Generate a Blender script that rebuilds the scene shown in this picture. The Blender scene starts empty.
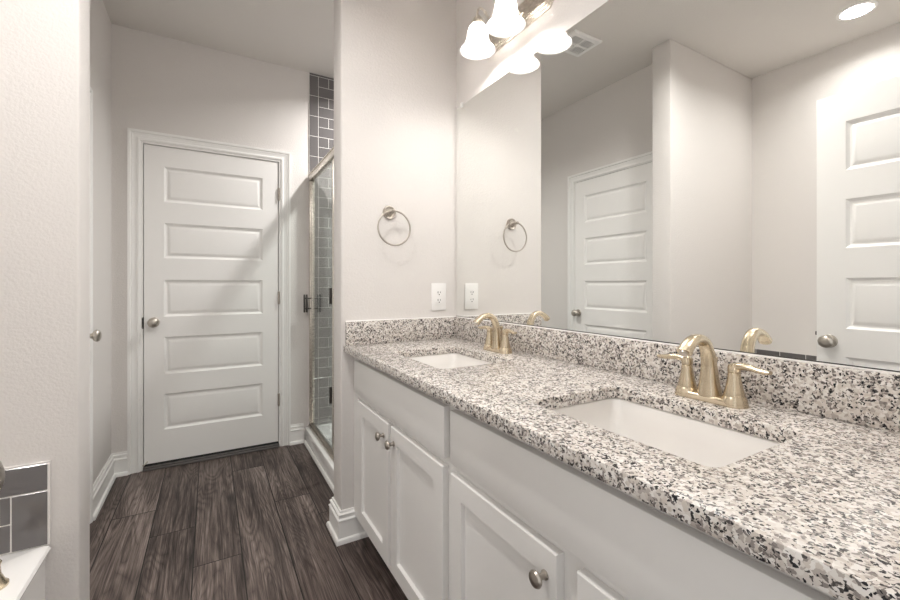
import bpy, bmesh, math, random
from mathutils import Vector, Matrix

random.seed(7)
S = bpy.context.scene
COL = S.collection
PI = math.pi

# ------------------------------------------------------------------ camera
CAM_H, CAM_YAW = 1.157, 0.5247
cd = bpy.data.cameras.new('camera')
cam = bpy.data.objects.new('camera', cd)
COL.objects.link(cam)
cam.location = (0, 0, CAM_H)
cam.rotation_euler = (PI / 2, 0, -CAM_YAW)
cd.sensor_fit = 'HORIZONTAL'
cd.sensor_width = 36.0
cd.lens = 414.7 / 900 * 36.0
cd.shift_y = -15.0 / 900
cd.clip_start = 0.02
S.camera = cam

# ------------------------------------------------------------------ world (daylight of the next room, through the open doorway)
w = bpy.data.worlds.new('world')
S.world = w
w.use_nodes = True
bg = w.node_tree.nodes['Background']
bg.inputs[0].default_value = (1.0, 0.985, 0.97, 1)
bg.inputs[1].default_value = 0.38

# light strengths of the lamps; the aisle one is added, unseen, to brighten the room
BULB_STRENGTH = 48.0
LENS_STRENGTH = 6.0
TUB_CAN_W, AISLE_FILL_W, SHOWER_CAN_W = 2.2, 4.7, 9.0
CAN_SPREAD = 150

S.view_settings.view_transform = 'Standard'
S.view_settings.look = 'None'
S.view_settings.exposure = 1.53
S.view_settings.gamma = 1.0
S.view_settings.use_curve_mapping = False
S.cycles.max_bounces = 14
S.cycles.diffuse_bounces = 8
S.cycles.glossy_bounces = 6
S.cycles.transparent_max_bounces = 12
S.cycles.sample_clamp_indirect = 6.0

# ------------------------------------------------------------------ dimensions
D = 3.19        # back wall face
M = 1.1176      # mirror wall face
T = 1.865       # towel ring wall face
TB = 2.0        # its rear face
FX = 0.512      # its free end
L = -0.515      # hall's left wall face
SX, SY, SYB = -0.3305, 1.59, 1.720   # stub wall end, front face, back face
TX = -1.37      # wall behind the tub
FY = 0.06       # inner face of the wall with the doorway
CE = 2.735      # ceiling
SHX = 1.60      # shower far wall
ZC = 0.884      # counter top

# ------------------------------------------------------------------ materials
def mat(name):
    m = bpy.data.materials.new(name)
    m.use_nodes = True
    nt = m.node_tree
    b = nt.nodes['Principled BSDF']
    return m, nt, b

def N(nt, kind, **kw):
    n = nt.nodes.new(kind)
    for k, v in kw.items():
        setattr(n, k, v)
    return n

def math_node(nt, op, a, b=None, c=None):
    n = nt.nodes.new('ShaderNodeMath')
    n.operation = op
    for i, v in enumerate((a, b, c)):
        if v is None:
            continue
        if isinstance(v, (int, float)):
            n.inputs[i].default_value = v
        else:
            nt.links.new(v, n.inputs[i])
    return n.outputs[0]

def plain(name, col, rough=0.5, metal=0.0, spec=0.5, bump=None, coat=0.0):
    m, nt, b = mat(name)
    b.inputs['Base Color'].default_value = (*col, 1)
    b.inputs['Roughness'].default_value = rough
    b.inputs['Metallic'].default_value = metal
    b.inputs['Specular IOR Level'].default_value = spec
    b.inputs['Coat Weight'].default_value = coat
    b.inputs['Coat Roughness'].default_value = 0.08
    if bump:
        scale, strength, dist = bump
        tc = N(nt, 'ShaderNodeNewGeometry')
        nz = N(nt, 'ShaderNodeTexNoise')
        nz.inputs['Scale'].default_value = scale
        nz.inputs['Detail'].default_value = 3
        nz.inputs['Roughness'].default_value = 0.55
        nt.links.new(tc.outputs['Position'], nz.inputs['Vector'])
        bp = N(nt, 'ShaderNodeBump')
        bp.inputs['Strength'].default_value = strength
        bp.inputs['Distance'].default_value = dist
        nt.links.new(nz.outputs['Fac'], bp.inputs['Height'])
        nt.links.new(bp.outputs['Normal'], b.inputs['Normal'])
    return m

def emitter(name, col, strength):
    m, nt, b = mat(name)
    b.inputs['Base Color'].default_value = (0.9, 0.9, 0.9, 1)
    b.inputs['Emission Color'].default_value = (*col, 1)
    b.inputs['Emission Strength'].default_value = strength
    return m

def brushed(name, col, rough, scale=(40, 40, 600), amount=0.12):
    m, nt, b = mat(name)
    b.inputs['Metallic'].default_value = 1.0
    tc = N(nt, 'ShaderNodeTexCoord')
    mp = N(nt, 'ShaderNodeMapping')
    mp.inputs['Scale'].default_value = scale
    nz = N(nt, 'ShaderNodeTexNoise')
    nz.inputs['Scale'].default_value = 1.0
    nz.inputs['Detail'].default_value = 2
    nt.links.new(tc.outputs['Object'], mp.inputs['Vector'])
    nt.links.new(mp.outputs['Vector'], nz.inputs['Vector'])
    r = math_node(nt, 'MULTIPLY_ADD', nz.outputs['Fac'], amount, rough - amount / 2)
    nt.links.new(r, b.inputs['Roughness'])
    b.inputs['Base Color'].default_value = (*col, 1)
    return m

def ramp(nt, fac, stops, interp='LINEAR'):
    r = N(nt, 'ShaderNodeValToRGB')
    r.color_ramp.interpolation = interp
    el = r.color_ramp.elements
    el[0].position, el[0].color = stops[0][0], (*stops[0][1], 1)
    el[1].position, el[1].color = stops[-1][0], (*stops[-1][1], 1)
    for p, c in stops[1:-1]:
        e = el.new(p)
        e.color = (*c, 1)
    nt.links.new(fac, r.inputs[0])
    return r.outputs[0]

def mixc(nt, fac, a, b, blend='MIX'):
    n = N(nt, 'ShaderNodeMix', data_type='RGBA', blend_type=blend)
    for sock, v in ((n.inputs[0], fac), (n.inputs[6], a), (n.inputs[7], b)):
        if isinstance(v, (int, float)):
            sock.default_value = v
        elif isinstance(v, tuple):
            sock.default_value = (*v, 1)
        else:
            nt.links.new(v, sock)
    return n.outputs[2]

def granite():
    m, nt, b = mat('speckled_granite')
    g = N(nt, 'ShaderNodeNewGeometry')
    # wobble the cells so the crystals look irregular
    wob = N(nt, 'ShaderNodeTexNoise')
    wob.inputs['Scale'].default_value = 160
    wob.inputs['Detail'].default_value = 2
    nt.links.new(g.outputs['Position'], wob.inputs['Vector'])
    off = N(nt, 'ShaderNodeVectorMath', operation='MULTIPLY_ADD')
    nt.links.new(wob.outputs['Color'], off.inputs[0])
    off.inputs[1].default_value = (0.008, 0.008, 0.008)
    nt.links.new(g.outputs['Position'], off.inputs[2])
    def cells(scale):
        v = N(nt, 'ShaderNodeTexVoronoi')
        v.inputs['Scale'].default_value = scale
        nt.links.new(off.outputs[0], v.inputs['Vector'])
        s = N(nt, 'ShaderNodeSeparateColor')
        nt.links.new(v.outputs['Color'], s.inputs[0])
        return s.outputs
    a = cells(185)
    base = ramp(nt, a[0], [(0, (0.72, 0.69, 0.65)), (0.20, (0.60, 0.55, 0.50)), (0.36, (0.78, 0.755, 0.725)), (0.52, (0.45, 0.405, 0.37)), (0.66, (0.27, 0.24, 0.225)), (0.76, (0.66, 0.62, 0.58))], 'CONSTANT')
    c2 = cells(285)
    # dark minerals gather in loose clusters
    cl = N(nt, 'ShaderNodeTexNoise')
    cl.inputs['Scale'].default_value = 55
    cl.inputs['Detail'].default_value = 3
    nt.links.new(g.outputs['Position'], cl.inputs['Vector'])
    thr = math_node(nt, 'MULTIPLY_ADD', cl.outputs['Fac'], -1.05, 1.29)
    dark = math_node(nt, 'GREATER_THAN', c2[1], thr)
    col = mixc(nt, dark, base, ramp(nt, c2[2], [(0, (0.014, 0.014, 0.017)), (0.40, (0.065, 0.058, 0.056)), (0.66, (0.18, 0.16, 0.15))], 'CONSTANT'))
    nt.links.new(col, b.inputs['Base Color'])
    b.inputs['Roughness'].default_value = 0.27
    b.inputs['Specular IOR Level'].default_value = 0.5
    return m

def plank_floor():
    m, nt, b = mat('grey_brown_wood_planks')
    g = N(nt, 'ShaderNodeNewGeometry')
    sp = N(nt, 'ShaderNodeSeparateXYZ')
    nt.links.new(g.outputs['Position'], sp.inputs[0])
    X, Y = sp.outputs[0], sp.outputs[1]
    W, LEN = 0.1795, 1.52
    cx = math_node(nt, 'DIVIDE', math_node(nt, 'ADD', X, 0.06), W)
    col = math_node(nt, 'FLOOR', cx)
    fx = math_node(nt, 'FRACT', cx)
    wn = N(nt, 'ShaderNodeTexWhiteNoise', noise_dimensions='1D')
    nt.links.new(col, wn.inputs['W'])
    off = math_node(nt, 'MULTIPLY', wn.outputs['Value'], LEN)
    for c, v in ((-2, 2.60), (-1, 2.33), (0, 1.995), (1, 2.9), (2, 2.385), (-3, 1.75), (3, 2.15)):
        k = math_node(nt, 'COMPARE', col, float(c), 0.1)
        d = math_node(nt, 'SUBTRACT', v, off)
        off = math_node(nt, 'MULTIPLY_ADD', k, d, off)
    ry = math_node(nt, 'DIVIDE', math_node(nt, 'SUBTRACT', Y, off), LEN)
    row = math_node(nt, 'FLOOR', ry)
    fy = math_node(nt, 'FRACT', ry)
    pid = math_node(nt, 'MULTIPLY_ADD', col, 7.31, math_node(nt, 'MULTIPLY', row, 3.77))
    wn2 = N(nt, 'ShaderNodeTexWhiteNoise', noise_dimensions='1D')
    nt.links.new(pid, wn2.inputs['W'])
    def vec(sx, sy):
        cb = N(nt, 'ShaderNodeCombineXYZ')
        nt.links.new(math_node(nt, 'MULTIPLY', X, sx), cb.inputs[0])
        nt.links.new(math_node(nt, 'MULTIPLY', Y, sy), cb.inputs[1])
        nt.links.new(math_node(nt, 'MULTIPLY', pid, 5.13), cb.inputs[2])
        return cb.outputs[0]
    def noise(v, detail=4, rough=0.6, dist=0.0):
        n = N(nt, 'ShaderNodeTexNoise')
        n.inputs['Scale'].default_value = 1
        n.inputs['Detail'].default_value = detail
        n.inputs['Roughness'].default_value = rough
        n.inputs['Distortion'].default_value = dist
        nt.links.new(v, n.inputs['Vector'])
        return n.outputs['Fac']
    broad = noise(vec(7.5, 0.85), 2, 0.45, 0.5)
    rings = math_node(nt, 'PINGPONG', math_node(nt, 'MULTIPLY', broad, 26), 0.5)
    ringl = math_node(nt, 'SUBTRACT', 1.0, math_node(nt, 'POWER', math_node(nt, 'MULTIPLY', rings, 2.0), 0.45))
    fine = noise(vec(230, 5.0), 4, 0.75)
    streak = noise(vec(60, 1.7), 5, 0.7, 0.3)
    patch = noise(vec(8, 1.6), 3, 0.55)
    v = math_node(nt, 'MULTIPLY_ADD', streak, 0.95, -0.475)
    v = math_node(nt, 'MULTIPLY_ADD', math_node(nt, 'SUBTRACT', fine, 0.5), 0.85, v)
    v = math_node(nt, 'MULTIPLY_ADD', math_node(nt, 'SUBTRACT', patch, 0.5), 0.75, v)
    v = math_node(nt, 'MULTIPLY_ADD', math_node(nt, 'SUBTRACT', wn2.outputs['Value'], 0.5), 0.14, v)
    v = math_node(nt, 'MULTIPLY_ADD', math_node(nt, 'MULTIPLY', ringl, math_node(nt, 'MULTIPLY', patch, 1.4)), -0.27, v)
    v = math_node(nt, 'ADD', v, 0.505)
    color = ramp(nt, v, [(0.12, (0.016, 0.011, 0.010)), (0.32, (0.052, 0.037, 0.033)), (0.50, (0.118, 0.089, 0.079)), (0.68, (0.215, 0.172, 0.155)), (0.90, (0.38, 0.32, 0.29))])
    # knots
    vk = N(nt, 'ShaderNodeTexVoronoi')
    vk.inputs['Scale'].default_value = 1
    nt.links.new(vec(7.5, 2.3), vk.inputs['Vector'])
    sk = N(nt, 'ShaderNodeSeparateColor')
    nt.links.new(vk.outputs['Color'], sk.inputs[0])
    near = math_node(nt, 'SUBTRACT', 1.0, math_node(nt, 'SMOOTH_MIN', math_node(nt, 'DIVIDE', vk.outputs['Distance'], 0.24), 1.0, 0.2))
    kn = math_node(nt, 'MULTIPLY', math_node(nt, 'MAXIMUM', near, 0.0), math_node(nt, 'GREATER_THAN', sk.outputs[0], 0.72))
    color = mixc(nt, math_node(nt, 'MINIMUM', math_node(nt, 'MULTIPLY', kn, 1.1), 0.85), color, (0.016, 0.011, 0.010))
    gx = math_node(nt, 'GREATER_THAN', math_node(nt, 'ABSOLUTE', math_node(nt, 'SUBTRACT', fx, 0.5)), 0.4865)
    gy = math_node(nt, 'GREATER_THAN', math_node(nt, 'ABSOLUTE', math_node(nt, 'SUBTRACT', fy, 0.5)), 0.4984)
    gap = math_node(nt, 'MAXIMUM', gx, gy)
    color = mixc(nt, gap, color, (0.012, 0.010, 0.009))
    nt.links.new(color, b.inputs['Base Color'])
    b.inputs['Roughness'].default_value = 0.48
    b.inputs['Specular IOR Level'].default_value = 0.35
    bp = N(nt, 'ShaderNodeBump')
    bp.inputs['Strength'].default_value = 0.25
    bp.inputs['Distance'].default_value = 0.002
    nt.links.new(math_node(nt, 'SUBTRACT', v, math_node(nt, 'MULTIPLY', gap, 0.8)), bp.inputs['Height'])
    nt.links.new(bp.outputs['Normal'], b.inputs['Normal'])
    return m

WALL = plain('warm_white_wall_paint', (0.745, 0.72, 0.70), 0.75, spec=0.25, bump=(130, 0.35, 0.004))
CEIL = plain('ceiling_paint', (0.72, 0.695, 0.665), 0.85, spec=0.2, bump=(110, 0.3, 0.004))
TRIM = plain('white_trim_paint', (0.89, 0.885, 0.87), 0.35, spec=0.5)
DOORW = plain('white_door_paint', (0.90, 0.89, 0.875), 0.42, spec=0.45, bump=(260, 0.06, 0.001))
CABW = plain('white_cabinet_paint', (0.78, 0.77, 0.755), 0.38, spec=0.5)
INSIDE = plain('cabinet_interior', (0.55, 0.53, 0.5), 0.6)
GRAN = granite()
PORC = plain('white_porcelain', (0.78, 0.76, 0.735), 0.08, spec=0.6, coat=0.3)
ACRY = plain('white_acrylic', (0.89, 0.885, 0.875), 0.14, spec=0.5)
PLASW = plain('white_plastic', (0.90, 0.895, 0.885), 0.3)
DARKP = plain('dark_slot', (0.03, 0.03, 0.03), 0.6)
CAULK = plain('white_caulk', (0.90, 0.89, 0.87), 0.4)
CHAMP = brushed('champagne_nickel', (0.68, 0.585, 0.44), 0.25, amount=0.03)
NICK = brushed('satin_nickel', (0.54, 0.50, 0.45), 0.30)
NICKL = brushed('pale_brushed_nickel', (0.70, 0.655, 0.59), 0.28)
PEWT = brushed('dark_pewter', (0.47, 0.43, 0.385), 0.34)
DARKM = plain('dark_bronze_metal', (0.10, 0.095, 0.09), 0.4, metal=1.0)
THRESH = plain('dark_threshold', (0.11, 0.10, 0.097), 0.5)
TILE = plain('grey_glazed_tile', (0.145, 0.137, 0.138), 0.12, spec=0.6)
GROUT = plain('white_grout', (0.74, 0.72, 0.70), 0.8)
FLOOR = plank_floor()
BULB = emitter('lit_bulb', (1.0, 0.96, 0.915), BULB_STRENGTH)
CANL = emitter('lit_can_lens', (1.0, 0.97, 0.93), LENS_STRENGTH)

def mirror_mat():
    m, nt, b = mat('silvered_mirror')
    b.inputs['Metallic'].default_value = 1
    b.inputs['Base Color'].default_value = (0.93, 0.94, 0.925, 1)
    b.inputs['Roughness'].default_value = 0.0
    return m
MIRR = mirror_mat()

def glass_mat():
    m = bpy.data.materials.new('clear_shower_glass')
    m.use_nodes = True
    nt = m.node_tree
    nt.nodes.clear()
    out = N(nt, 'ShaderNodeOutputMaterial')
    tr = N(nt, 'ShaderNodeBsdfTransparent')
    tr.inputs[0].default_value = (0.90, 0.935, 0.92, 1)
    gl = N(nt, 'ShaderNodeBsdfGlossy')
    gl.inputs['Roughness'].default_value = 0.01
    lw = N(nt, 'ShaderNodeLayerWeight')
    lw.inputs['Blend'].default_value = 0.5
    fr = math_node(nt, 'MULTIPLY_ADD', math_node(nt, 'POWER', lw.outputs['Facing'], 5.0), 0.85, 0.04)
    mx = N(nt, 'ShaderNodeMixShader')
    nt.links.new(fr, mx.inputs[0])
    nt.links.new(tr.outputs[0], mx.inputs[1])
    nt.links.new(gl.outputs[0], mx.inputs[2])
    nt.links.new(mx.outputs[0], out.inputs[0])
    return m
GLASS = glass_mat()

def shade_mat():
    m = bpy.data.materials.new('frosted_white_glass')
    m.use_nodes = True
    nt = m.node_tree
    nt.nodes.clear()
    out = N(nt, 'ShaderNodeOutputMaterial')
    tl = N(nt, 'ShaderNodeBsdfTranslucent')
    tl.inputs[0].default_value = (0.80, 0.785, 0.77, 1)
    df = N(nt, 'ShaderNodeBsdfDiffuse')
    df.inputs[0].default_value = (0.85, 0.84, 0.83, 1)
    mx = N(nt, 'ShaderNodeMixShader')
    mx.inputs[0].default_value = 0.5
    nt.links.new(tl.outputs[0], mx.inputs[1])
    nt.links.new(df.outputs[0], mx.inputs[2])
    gl = N(nt, 'ShaderNodeBsdfGlossy')
    gl.inputs['Roughness'].default_value = 0.2
    m2 = N(nt, 'ShaderNodeMixShader')
    m2.inputs[0].default_value = 0.05
    nt.links.new(mx.outputs[0], m2.inputs[1])
    nt.links.new(gl.outputs[0], m2.inputs[2])
    nt.links.new(m2.outputs[0], out.inputs[0])
    return m
SHADE = shade_mat()

# ------------------------------------------------------------------ mesh helpers (all build in world coordinates)
def box(bm, x0, x1, y0, y1, z0, z1, bev=0.0, seg=2):
    mtx = Matrix.Translation(((x0 + x1) / 2, (y0 + y1) / 2, (z0 + z1) / 2)) @ Matrix.Diagonal((abs(x1 - x0), abs(y1 - y0), abs(z1 - z0), 1))
    r = bmesh.ops.create_cube(bm, size=1, matrix=mtx)
    if bev > 0:
        es = list({e for v in r['verts'] for e in v.link_edges})
        bmesh.ops.bevel(bm, geom=es, offset=bev, segments=seg, profile=0.5, affect='EDGES')

def frame_from(axis):
    a = Vector(axis).normalized()
    h = Vector((0, 0, 1)) if abs(a.z) < 0.9 else Vector((1, 0, 0))
    u = a.cross(h).normalized()
    return a, u, a.cross(u).normalized()

def lathe(bm, origin, axis, prof, n=32, caps=True):
    """prof: (distance along axis, radius)"""
    o = Vector(origin)
    a, u, v = frame_from(axis)
    rings = []
    for t, r in prof:
        if r < 1e-6:
            rings.append([bm.verts.new(o + a * t)])
        else:
            rings.append([bm.verts.new(o + a * t + (u * math.cos(2 * PI * i / n) + v * math.sin(2 * PI * i / n)) * r) for i in range(n)])
    for A, B in zip(rings, rings[1:]):
        if len(A) == 1 and len(B) == 1:
            continue
        for i in range(n):
            j = (i + 1) % n
            if len(A) == 1:
                bm.faces.new((A[0], B[j], B[i]))
            elif len(B) == 1:
                bm.faces.new((A[i], A[j], B[0]))
            else:
                bm.faces.new((A[i], A[j], B[j], B[i]))
    if caps:
        for R, rev in ((rings[0], True), (rings[-1], False)):
            if len(R) > 1:
                bm.faces.new(R[::-1] if rev else R)

def catmull(pts, sub=8):
    P = [Vector(p) for p in pts]
    P = [P[0] * 2 - P[1]] + P + [P[-1] * 2 - P[-2]]
    out = []
    for i in range(1, len(P) - 2):
        for k in range(sub):
            t = k / sub
            a, b, c, d = P[i - 1], P[i], P[i + 1], P[i + 2]
            out.append(0.5 * ((2 * b) + (c - a) * t + (2 * a - 5 * b + 4 * c - d) * t * t + (3 * b - a - 3 * c + d) * t ** 3))
    out.append(P[-2])
    return out

def sweep(bm, pts, radii, side, n=20, closed=False, power=2.0):
    """tube with elliptical section; radii: list of (along side, across) per point, side: fixed sideways vector"""
    P = [Vector(p) for p in pts]
    sd = Vector(side).normalized()
    rings = []
    m = len(P)
    for i, p in enumerate(P):
        if closed:
            t = P[(i + 1) % m] - P[i - 1]
        else:
            t = P[min(i + 1, m - 1)] - P[max(i - 1, 0)]
        t.normalize()
        s = (sd - t * sd.dot(t)).normalized()
        q = t.cross(s)
        ra, rb = radii[i]
        ring = []
        for k in range(n):
            ang = 2 * PI * k / n
            c, z = math.cos(ang), math.sin(ang)
            c = math.copysign(abs(c) ** (2 / power), c)
            z = math.copysign(abs(z) ** (2 / power), z)
            ring.append(bm.verts.new(p + s * c * ra + q * z * rb))
        rings.append(ring)
    pairs = list(zip(rings, rings[1:]))
    if closed:
        pairs.append((rings[-1], rings[0]))
    for A, B in pairs:
        for k in range(n):
            j = (k + 1) % n
            bm.faces.new((A[k], A[j], B[j], B[k]))
    if not closed:
        bm.faces.new(rings[0][::-1])
        bm.faces.new(rings[-1])

def lerp_list(vals, m):
    """resample a list of tuples to m entries"""
    out = []
    for i in range(m):
        t = i / (m - 1) * (len(vals) - 1)
        k = min(int(t), len(vals) - 2)
        f = t - k
        out.append(tuple(a * (1 - f) + b * f for a, b in zip(vals[k], vals[k + 1])))
    return out

def rrect(x0, x1, y0, y1, r, n=6):
    pts = []
    for cx, cy, a0 in ((x1 - r, y1 - r, 0), (x0 + r, y1 - r, PI / 2), (x0 + r, y0 + r, PI), (x1 - r, y0 + r, 1.5 * PI)):
        for k in range(n + 1):
            a = a0 + PI / 2 * k / n
            pts.append((cx + r * math.cos(a), cy + r * math.sin(a)))
    return pts

def loft(bm, loops, cap_first=False, cap_last=False):
    R = [[bm.verts.new(p) for p in lp] for lp in loops]
    n = len(R[0])
    for A, B in zip(R, R[1:]):
        for i in range(n):
            j = (i + 1) % n
            bm.faces.new((A[i], A[j], B[j], B[i]))
    if cap_first:
        bm.faces.new(R[0][::-1])
    if cap_last:
        bm.faces.new(R[-1])

def moulding(bm, path, prof, z_from=0.0, side=1):
    """profile (out, z) swept along a 2-D path in plan with mitred corners; 'out' goes to the left (side=1) or right (-1)"""
    P = [Vector((p[0], p[1])) for p in path]
    offs = []
    for i, p in enumerate(P):
        d0 = (P[i] - P[i - 1]).normalized() if i > 0 else None
        d1 = (P[i + 1] - P[i]).normalized() if i < len(P) - 1 else None
        n0 = Vector((-d0.y, d0.x)) * side if d0 else None
        n1 = Vector((-d1.y, d1.x)) * side if d1 else None
        if n0 is None:
            o = n1
        elif n1 is None:
            o = n0
        else:
            o = (n0 + n1) / (1 + n0.dot(n1))
        offs.append(o)
    rings = [[bm.verts.new((p.x + o.x * a, p.y + o.y * a, z_from + z)) for a, z in prof] for p, o in zip(P, offs)]
    k = len(prof)
    for A, B in zip(rings, rings[1:]):
        for i in range(k):
            j = (i + 1) % k
            bm.faces.new((A[i], A[j], B[j], B[i]))
    bm.faces.new(rings[0][::-1])
    bm.faces.new(rings[-1])

def finish(bm, name, material, smooth=35):
    bmesh.ops.recalc_face_normals(bm, faces=bm.faces[:])
    me = bpy.data.meshes.new(name)
    bm.to_mesh(me)
    bm.free()
    for mm in (material if isinstance(material, (list, tuple)) else [material]):
        me.materials.append(mm)
    if smooth:
        me.shade_smooth()
        me.set_sharp_from_angle(angle=math.radians(smooth))
    return me

def obj(name, bm, material, parent=None, smooth=35):
    me = finish(bm, name, material, smooth)
    o = bpy.data.objects.new(name, me)
    COL.objects.link(o)
    if parent is not None:
        base = Vector((0, 0, 0))
        q = parent
        while q is not None:
            base += q.location
            q = q.parent
        me.transform(Matrix.Translation(-base))
        o.parent = parent
    else:
        xs = [v.co for v in me.vertices]
        lo = Vector((min(v.x for v in xs), min(v.y for v in xs), min(v.z for v in xs)))
        hi = Vector((max(v.x for v in xs), max(v.y for v in xs), max(v.z for v in xs)))
        base = Vector(((lo.x + hi.x) / 2, (lo.y + hi.y) / 2, lo.z))
        me.transform(Matrix.Translation(-base))
        o.location = base
    return o

def thing(name, label, cat, loc, group=None, kind=None):
    o = bpy.data.objects.new(name, None)
    o.empty_display_size = 0.05
    COL.objects.link(o)
    o.location = loc
    return tag(o, label, cat, group, kind)

def tag(o, label=None, cat=None, group=None, kind=None):
    if label: o['label'] = label
    if cat: o['category'] = cat
    if group: o['group'] = group
    if kind: o['kind'] = kind
    return o

def struct(name, bm, m, label=None, cat=None, smooth=0):
    return tag(obj(name, bm, m, None, smooth), label, cat, None, 'structure')

def dup(root, loc, label=None):
    r = root.copy()
    COL.objects.link(r)
    r.location = loc
    if label: r['label'] = label
    for ch in list(root.children):
        c = ch.copy()
        c.parent = r
        COL.objects.link(c)
        for g in ch.children:
            d = g.copy()
            d.parent = c
            COL.objects.link(d)
    return r

# ------------------------------------------------------------------ shell
bm = bmesh.new()
box(bm, -1.49, 1.72, -1.6, 3.31, -0.05, 0.0)
struct('floor', bm, FLOOR, 'grey-brown wood plank floor running towards the white end door', 'floor')

bm = bmesh.new()
box(bm, -1.49, 1.72, -0.06, 3.31, CE, CE + 0.1)
struct('ceiling', bm, CEIL, 'plain warm white ceiling', 'ceiling')

# door openings: recesses half the wall's depth
D1 = (-0.356, 0.425, 2.036)            # back door: x0, x1, top
D2 = (1.780, 2.563, 2.036)             # hall door: y0, y1, top

bm = bmesh.new()
g = 0.022
box(bm, -0.635, 1.72, D + 0.06, D + 0.12, 0, CE)
box(bm, -0.635, D1[0] - g, D, D + 0.06, 0, CE)
box(bm, D1[1] + g, 1.72, D, D + 0.06, 0, CE)
box(bm, D1[0] - g, D1[1] + g, D, D + 0.06, D1[2] + g, CE)
struct('wall_back', bm, WALL, 'warm white wall around the white end door', 'wall')

bm = bmesh.new()
box(bm, L - 0.12, L - 0.06, SYB, D, 0, CE)
box(bm, L - 0.06, L, SYB, D2[0] - g, 0, CE)
box(bm, L - 0.06, L, D2[1] + g, D, 0, CE)
box(bm, L - 0.06, L, D2[0] - g, D2[1] + g, D2[2] + g, CE)
struct('wall_left', bm, WALL, 'narrow strip of warm white hall wall left of the end door', 'wall')

bm = bmesh.new()
box(bm, TX - 0.12, SX, SY, SYB, 0, CE, 0.007, 3)
struct('wall_inner_left', bm, WALL, 'warm white stub wall at the left, grey tile band at its foot', 'wall', 35)

bm = bmesh.new()
box(bm, TX - 0.12, TX, -0.06, SY, 0, CE)
struct('wall_far_left', bm, WALL, 'warm white wall behind the tub, seen in the mirror', 'wall')

bm = bmesh.new()
box(bm, TX, -0.325, -0.06, FY, 0, CE)
box(bm, 0.47, M + 0.12, -0.06, FY, 0, CE)
box(bm, -0.325, 0.47, -0.06, FY, 2.05, CE)
struct('wall_front', bm, WALL, 'warm white wall with the entry doorway', 'wall')

bm = bmesh.new()
box(bm, M, M + 0.12, FY, T, 0, CE)
struct('wall_right', bm, WALL, 'warm white wall that carries the wide mirror', 'wall')

bm = bmesh.new()
box(bm, FX, SHX + 0.12, T, TB, 0, CE, 0.008, 3)
struct('wall_inner_right', bm, WALL, 'bright warm white wall with the towel ring', 'wall', 35)

bm = bmesh.new()
box(bm, SHX, SHX + 0.12, TB, D, 0, CE)
struct('wall_far_right', bm, WALL, 'wall at the far side of the shower', 'wall')

# ------------------------------------------------------------------ baseboards
BASE = [(0.0, 0.0), (0.027, 0.0), (0.027, 0.010), (0.023, 0.019), (0.0155, 0.023), (0.0155, 0.094), (0.0185, 0.097), (0.0185, 0.103), (0.0120, 0.108),
        (0.0120, 0.118), (0.0145, 0.121), (0.0145, 0.126), (0.0070, 0.131), (0.0060, 0.140), (0.0, 0.140)]
bm = bmesh.new()
moulding(bm, [(L, D2[1] + 0.075), (L, D), (D1[0] - 0.075, D)], BASE, 0, -1)
struct('baseboard_left', bm, TRIM, 'white stepped baseboard in the far left corner of the hall', 'baseboard', 30)
bm = bmesh.new()
moulding(bm, [(D1[1] + 0.075, D), (0.597, D)], BASE, 0, -1)
struct('baseboard_back', bm, TRIM, 'short white baseboard between end door and shower curb', 'baseboard', 30)
bm = bmesh.new()
moulding(bm, [(0.652, T), (FX, T), (FX, TB), (0.594, TB)], BASE, 0, 1)
struct('baseboard_right', bm, TRIM, 'white stepped baseboard wrapping the end of the towel ring wall', 'baseboard', 30)
bm = bmesh.new()
moulding(bm, [(-0.384, SY), (SX, SY), (SX, SYB), (L + 0.02, SYB)], BASE, 0, -1)
struct('baseboard_front', bm, TRIM, 'white baseboard round the end of the left stub wall', 'baseboard', 30)

# ------------------------------------------------------------------ doors
def panel_door(bm, w_, h_, t_, panels, stile):
    """slab standing on x 0..w, y 0 (front)..t (back), z 0..h with moulded panels on both faces; panels: (z0, z1)"""
    xs = [0, stile, w_ - stile, w_]
    zs = [0]
    for a, b in sorted(panels):
        zs += [a, b]
    zs.append(h_)
    for face, sgn in ((0.0, 1), (t_, -1)):
        G = [[bm.verts.new((x, face, z)) for x in xs] for z in zs]
        for i in range(len(zs) - 1):
            for j in range(3):
                if j == 1 and i % 2 == 1:
                    ring = [G[i][j], G[i][j + 1], G[i + 1][j + 1], G[i + 1][j]]
                    x0, x1, z0, z1 = xs[j], xs[j + 1], zs[i], zs[i + 1]
                    for ins, dep in ((0.004, 0.004), (0.013, 0.0095), (0.020, 0.0105), (0.034, 0.0035), (0.038, 0.003)):
                        nr = [bm.verts.new(p) for p in ((x0 + ins, face + sgn * dep, z0 + ins), (x1 - ins, face + sgn * dep, z0 + ins),
                                                        (x1 - ins, face + sgn * dep, z1 - ins), (x0 + ins, face + sgn * dep, z1 - ins))]
                        for k in range(4):
                            bm.faces.new((ring[k], ring[(k + 1) % 4], nr[(k + 1) % 4], nr[k]))
                        ring = nr
                    bm.faces.new(ring)
                else:
                    bm.faces.new((G[i][j], G[i][j + 1], G[i + 1][j + 1], G[i + 1][j]))
    # edges
    for a, b in (((0, 0, 0), (w_, 0, 0)),):
        pass
    def quad(p):
        bm.faces.new([bm.verts.new(q) for q in p])
    quad([(0, 0, 0), (0, t_, 0), (0, t_, h_), (0, 0, h_)])
    quad([(w_, 0, 0), (w_, t_, 0), (w_, t_, h_), (w_, 0, h_)])
    quad([(0, 0, 0), (w_, 0, 0), (w_, t_, 0), (0, t_, 0)])
    quad([(0, 0, h_), (w_, 0, h_), (w_, t_, h_), (0, t_, h_)])
    bmesh.ops.remove_doubles(bm, verts=bm.verts[:], dist=1e-5)

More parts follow.
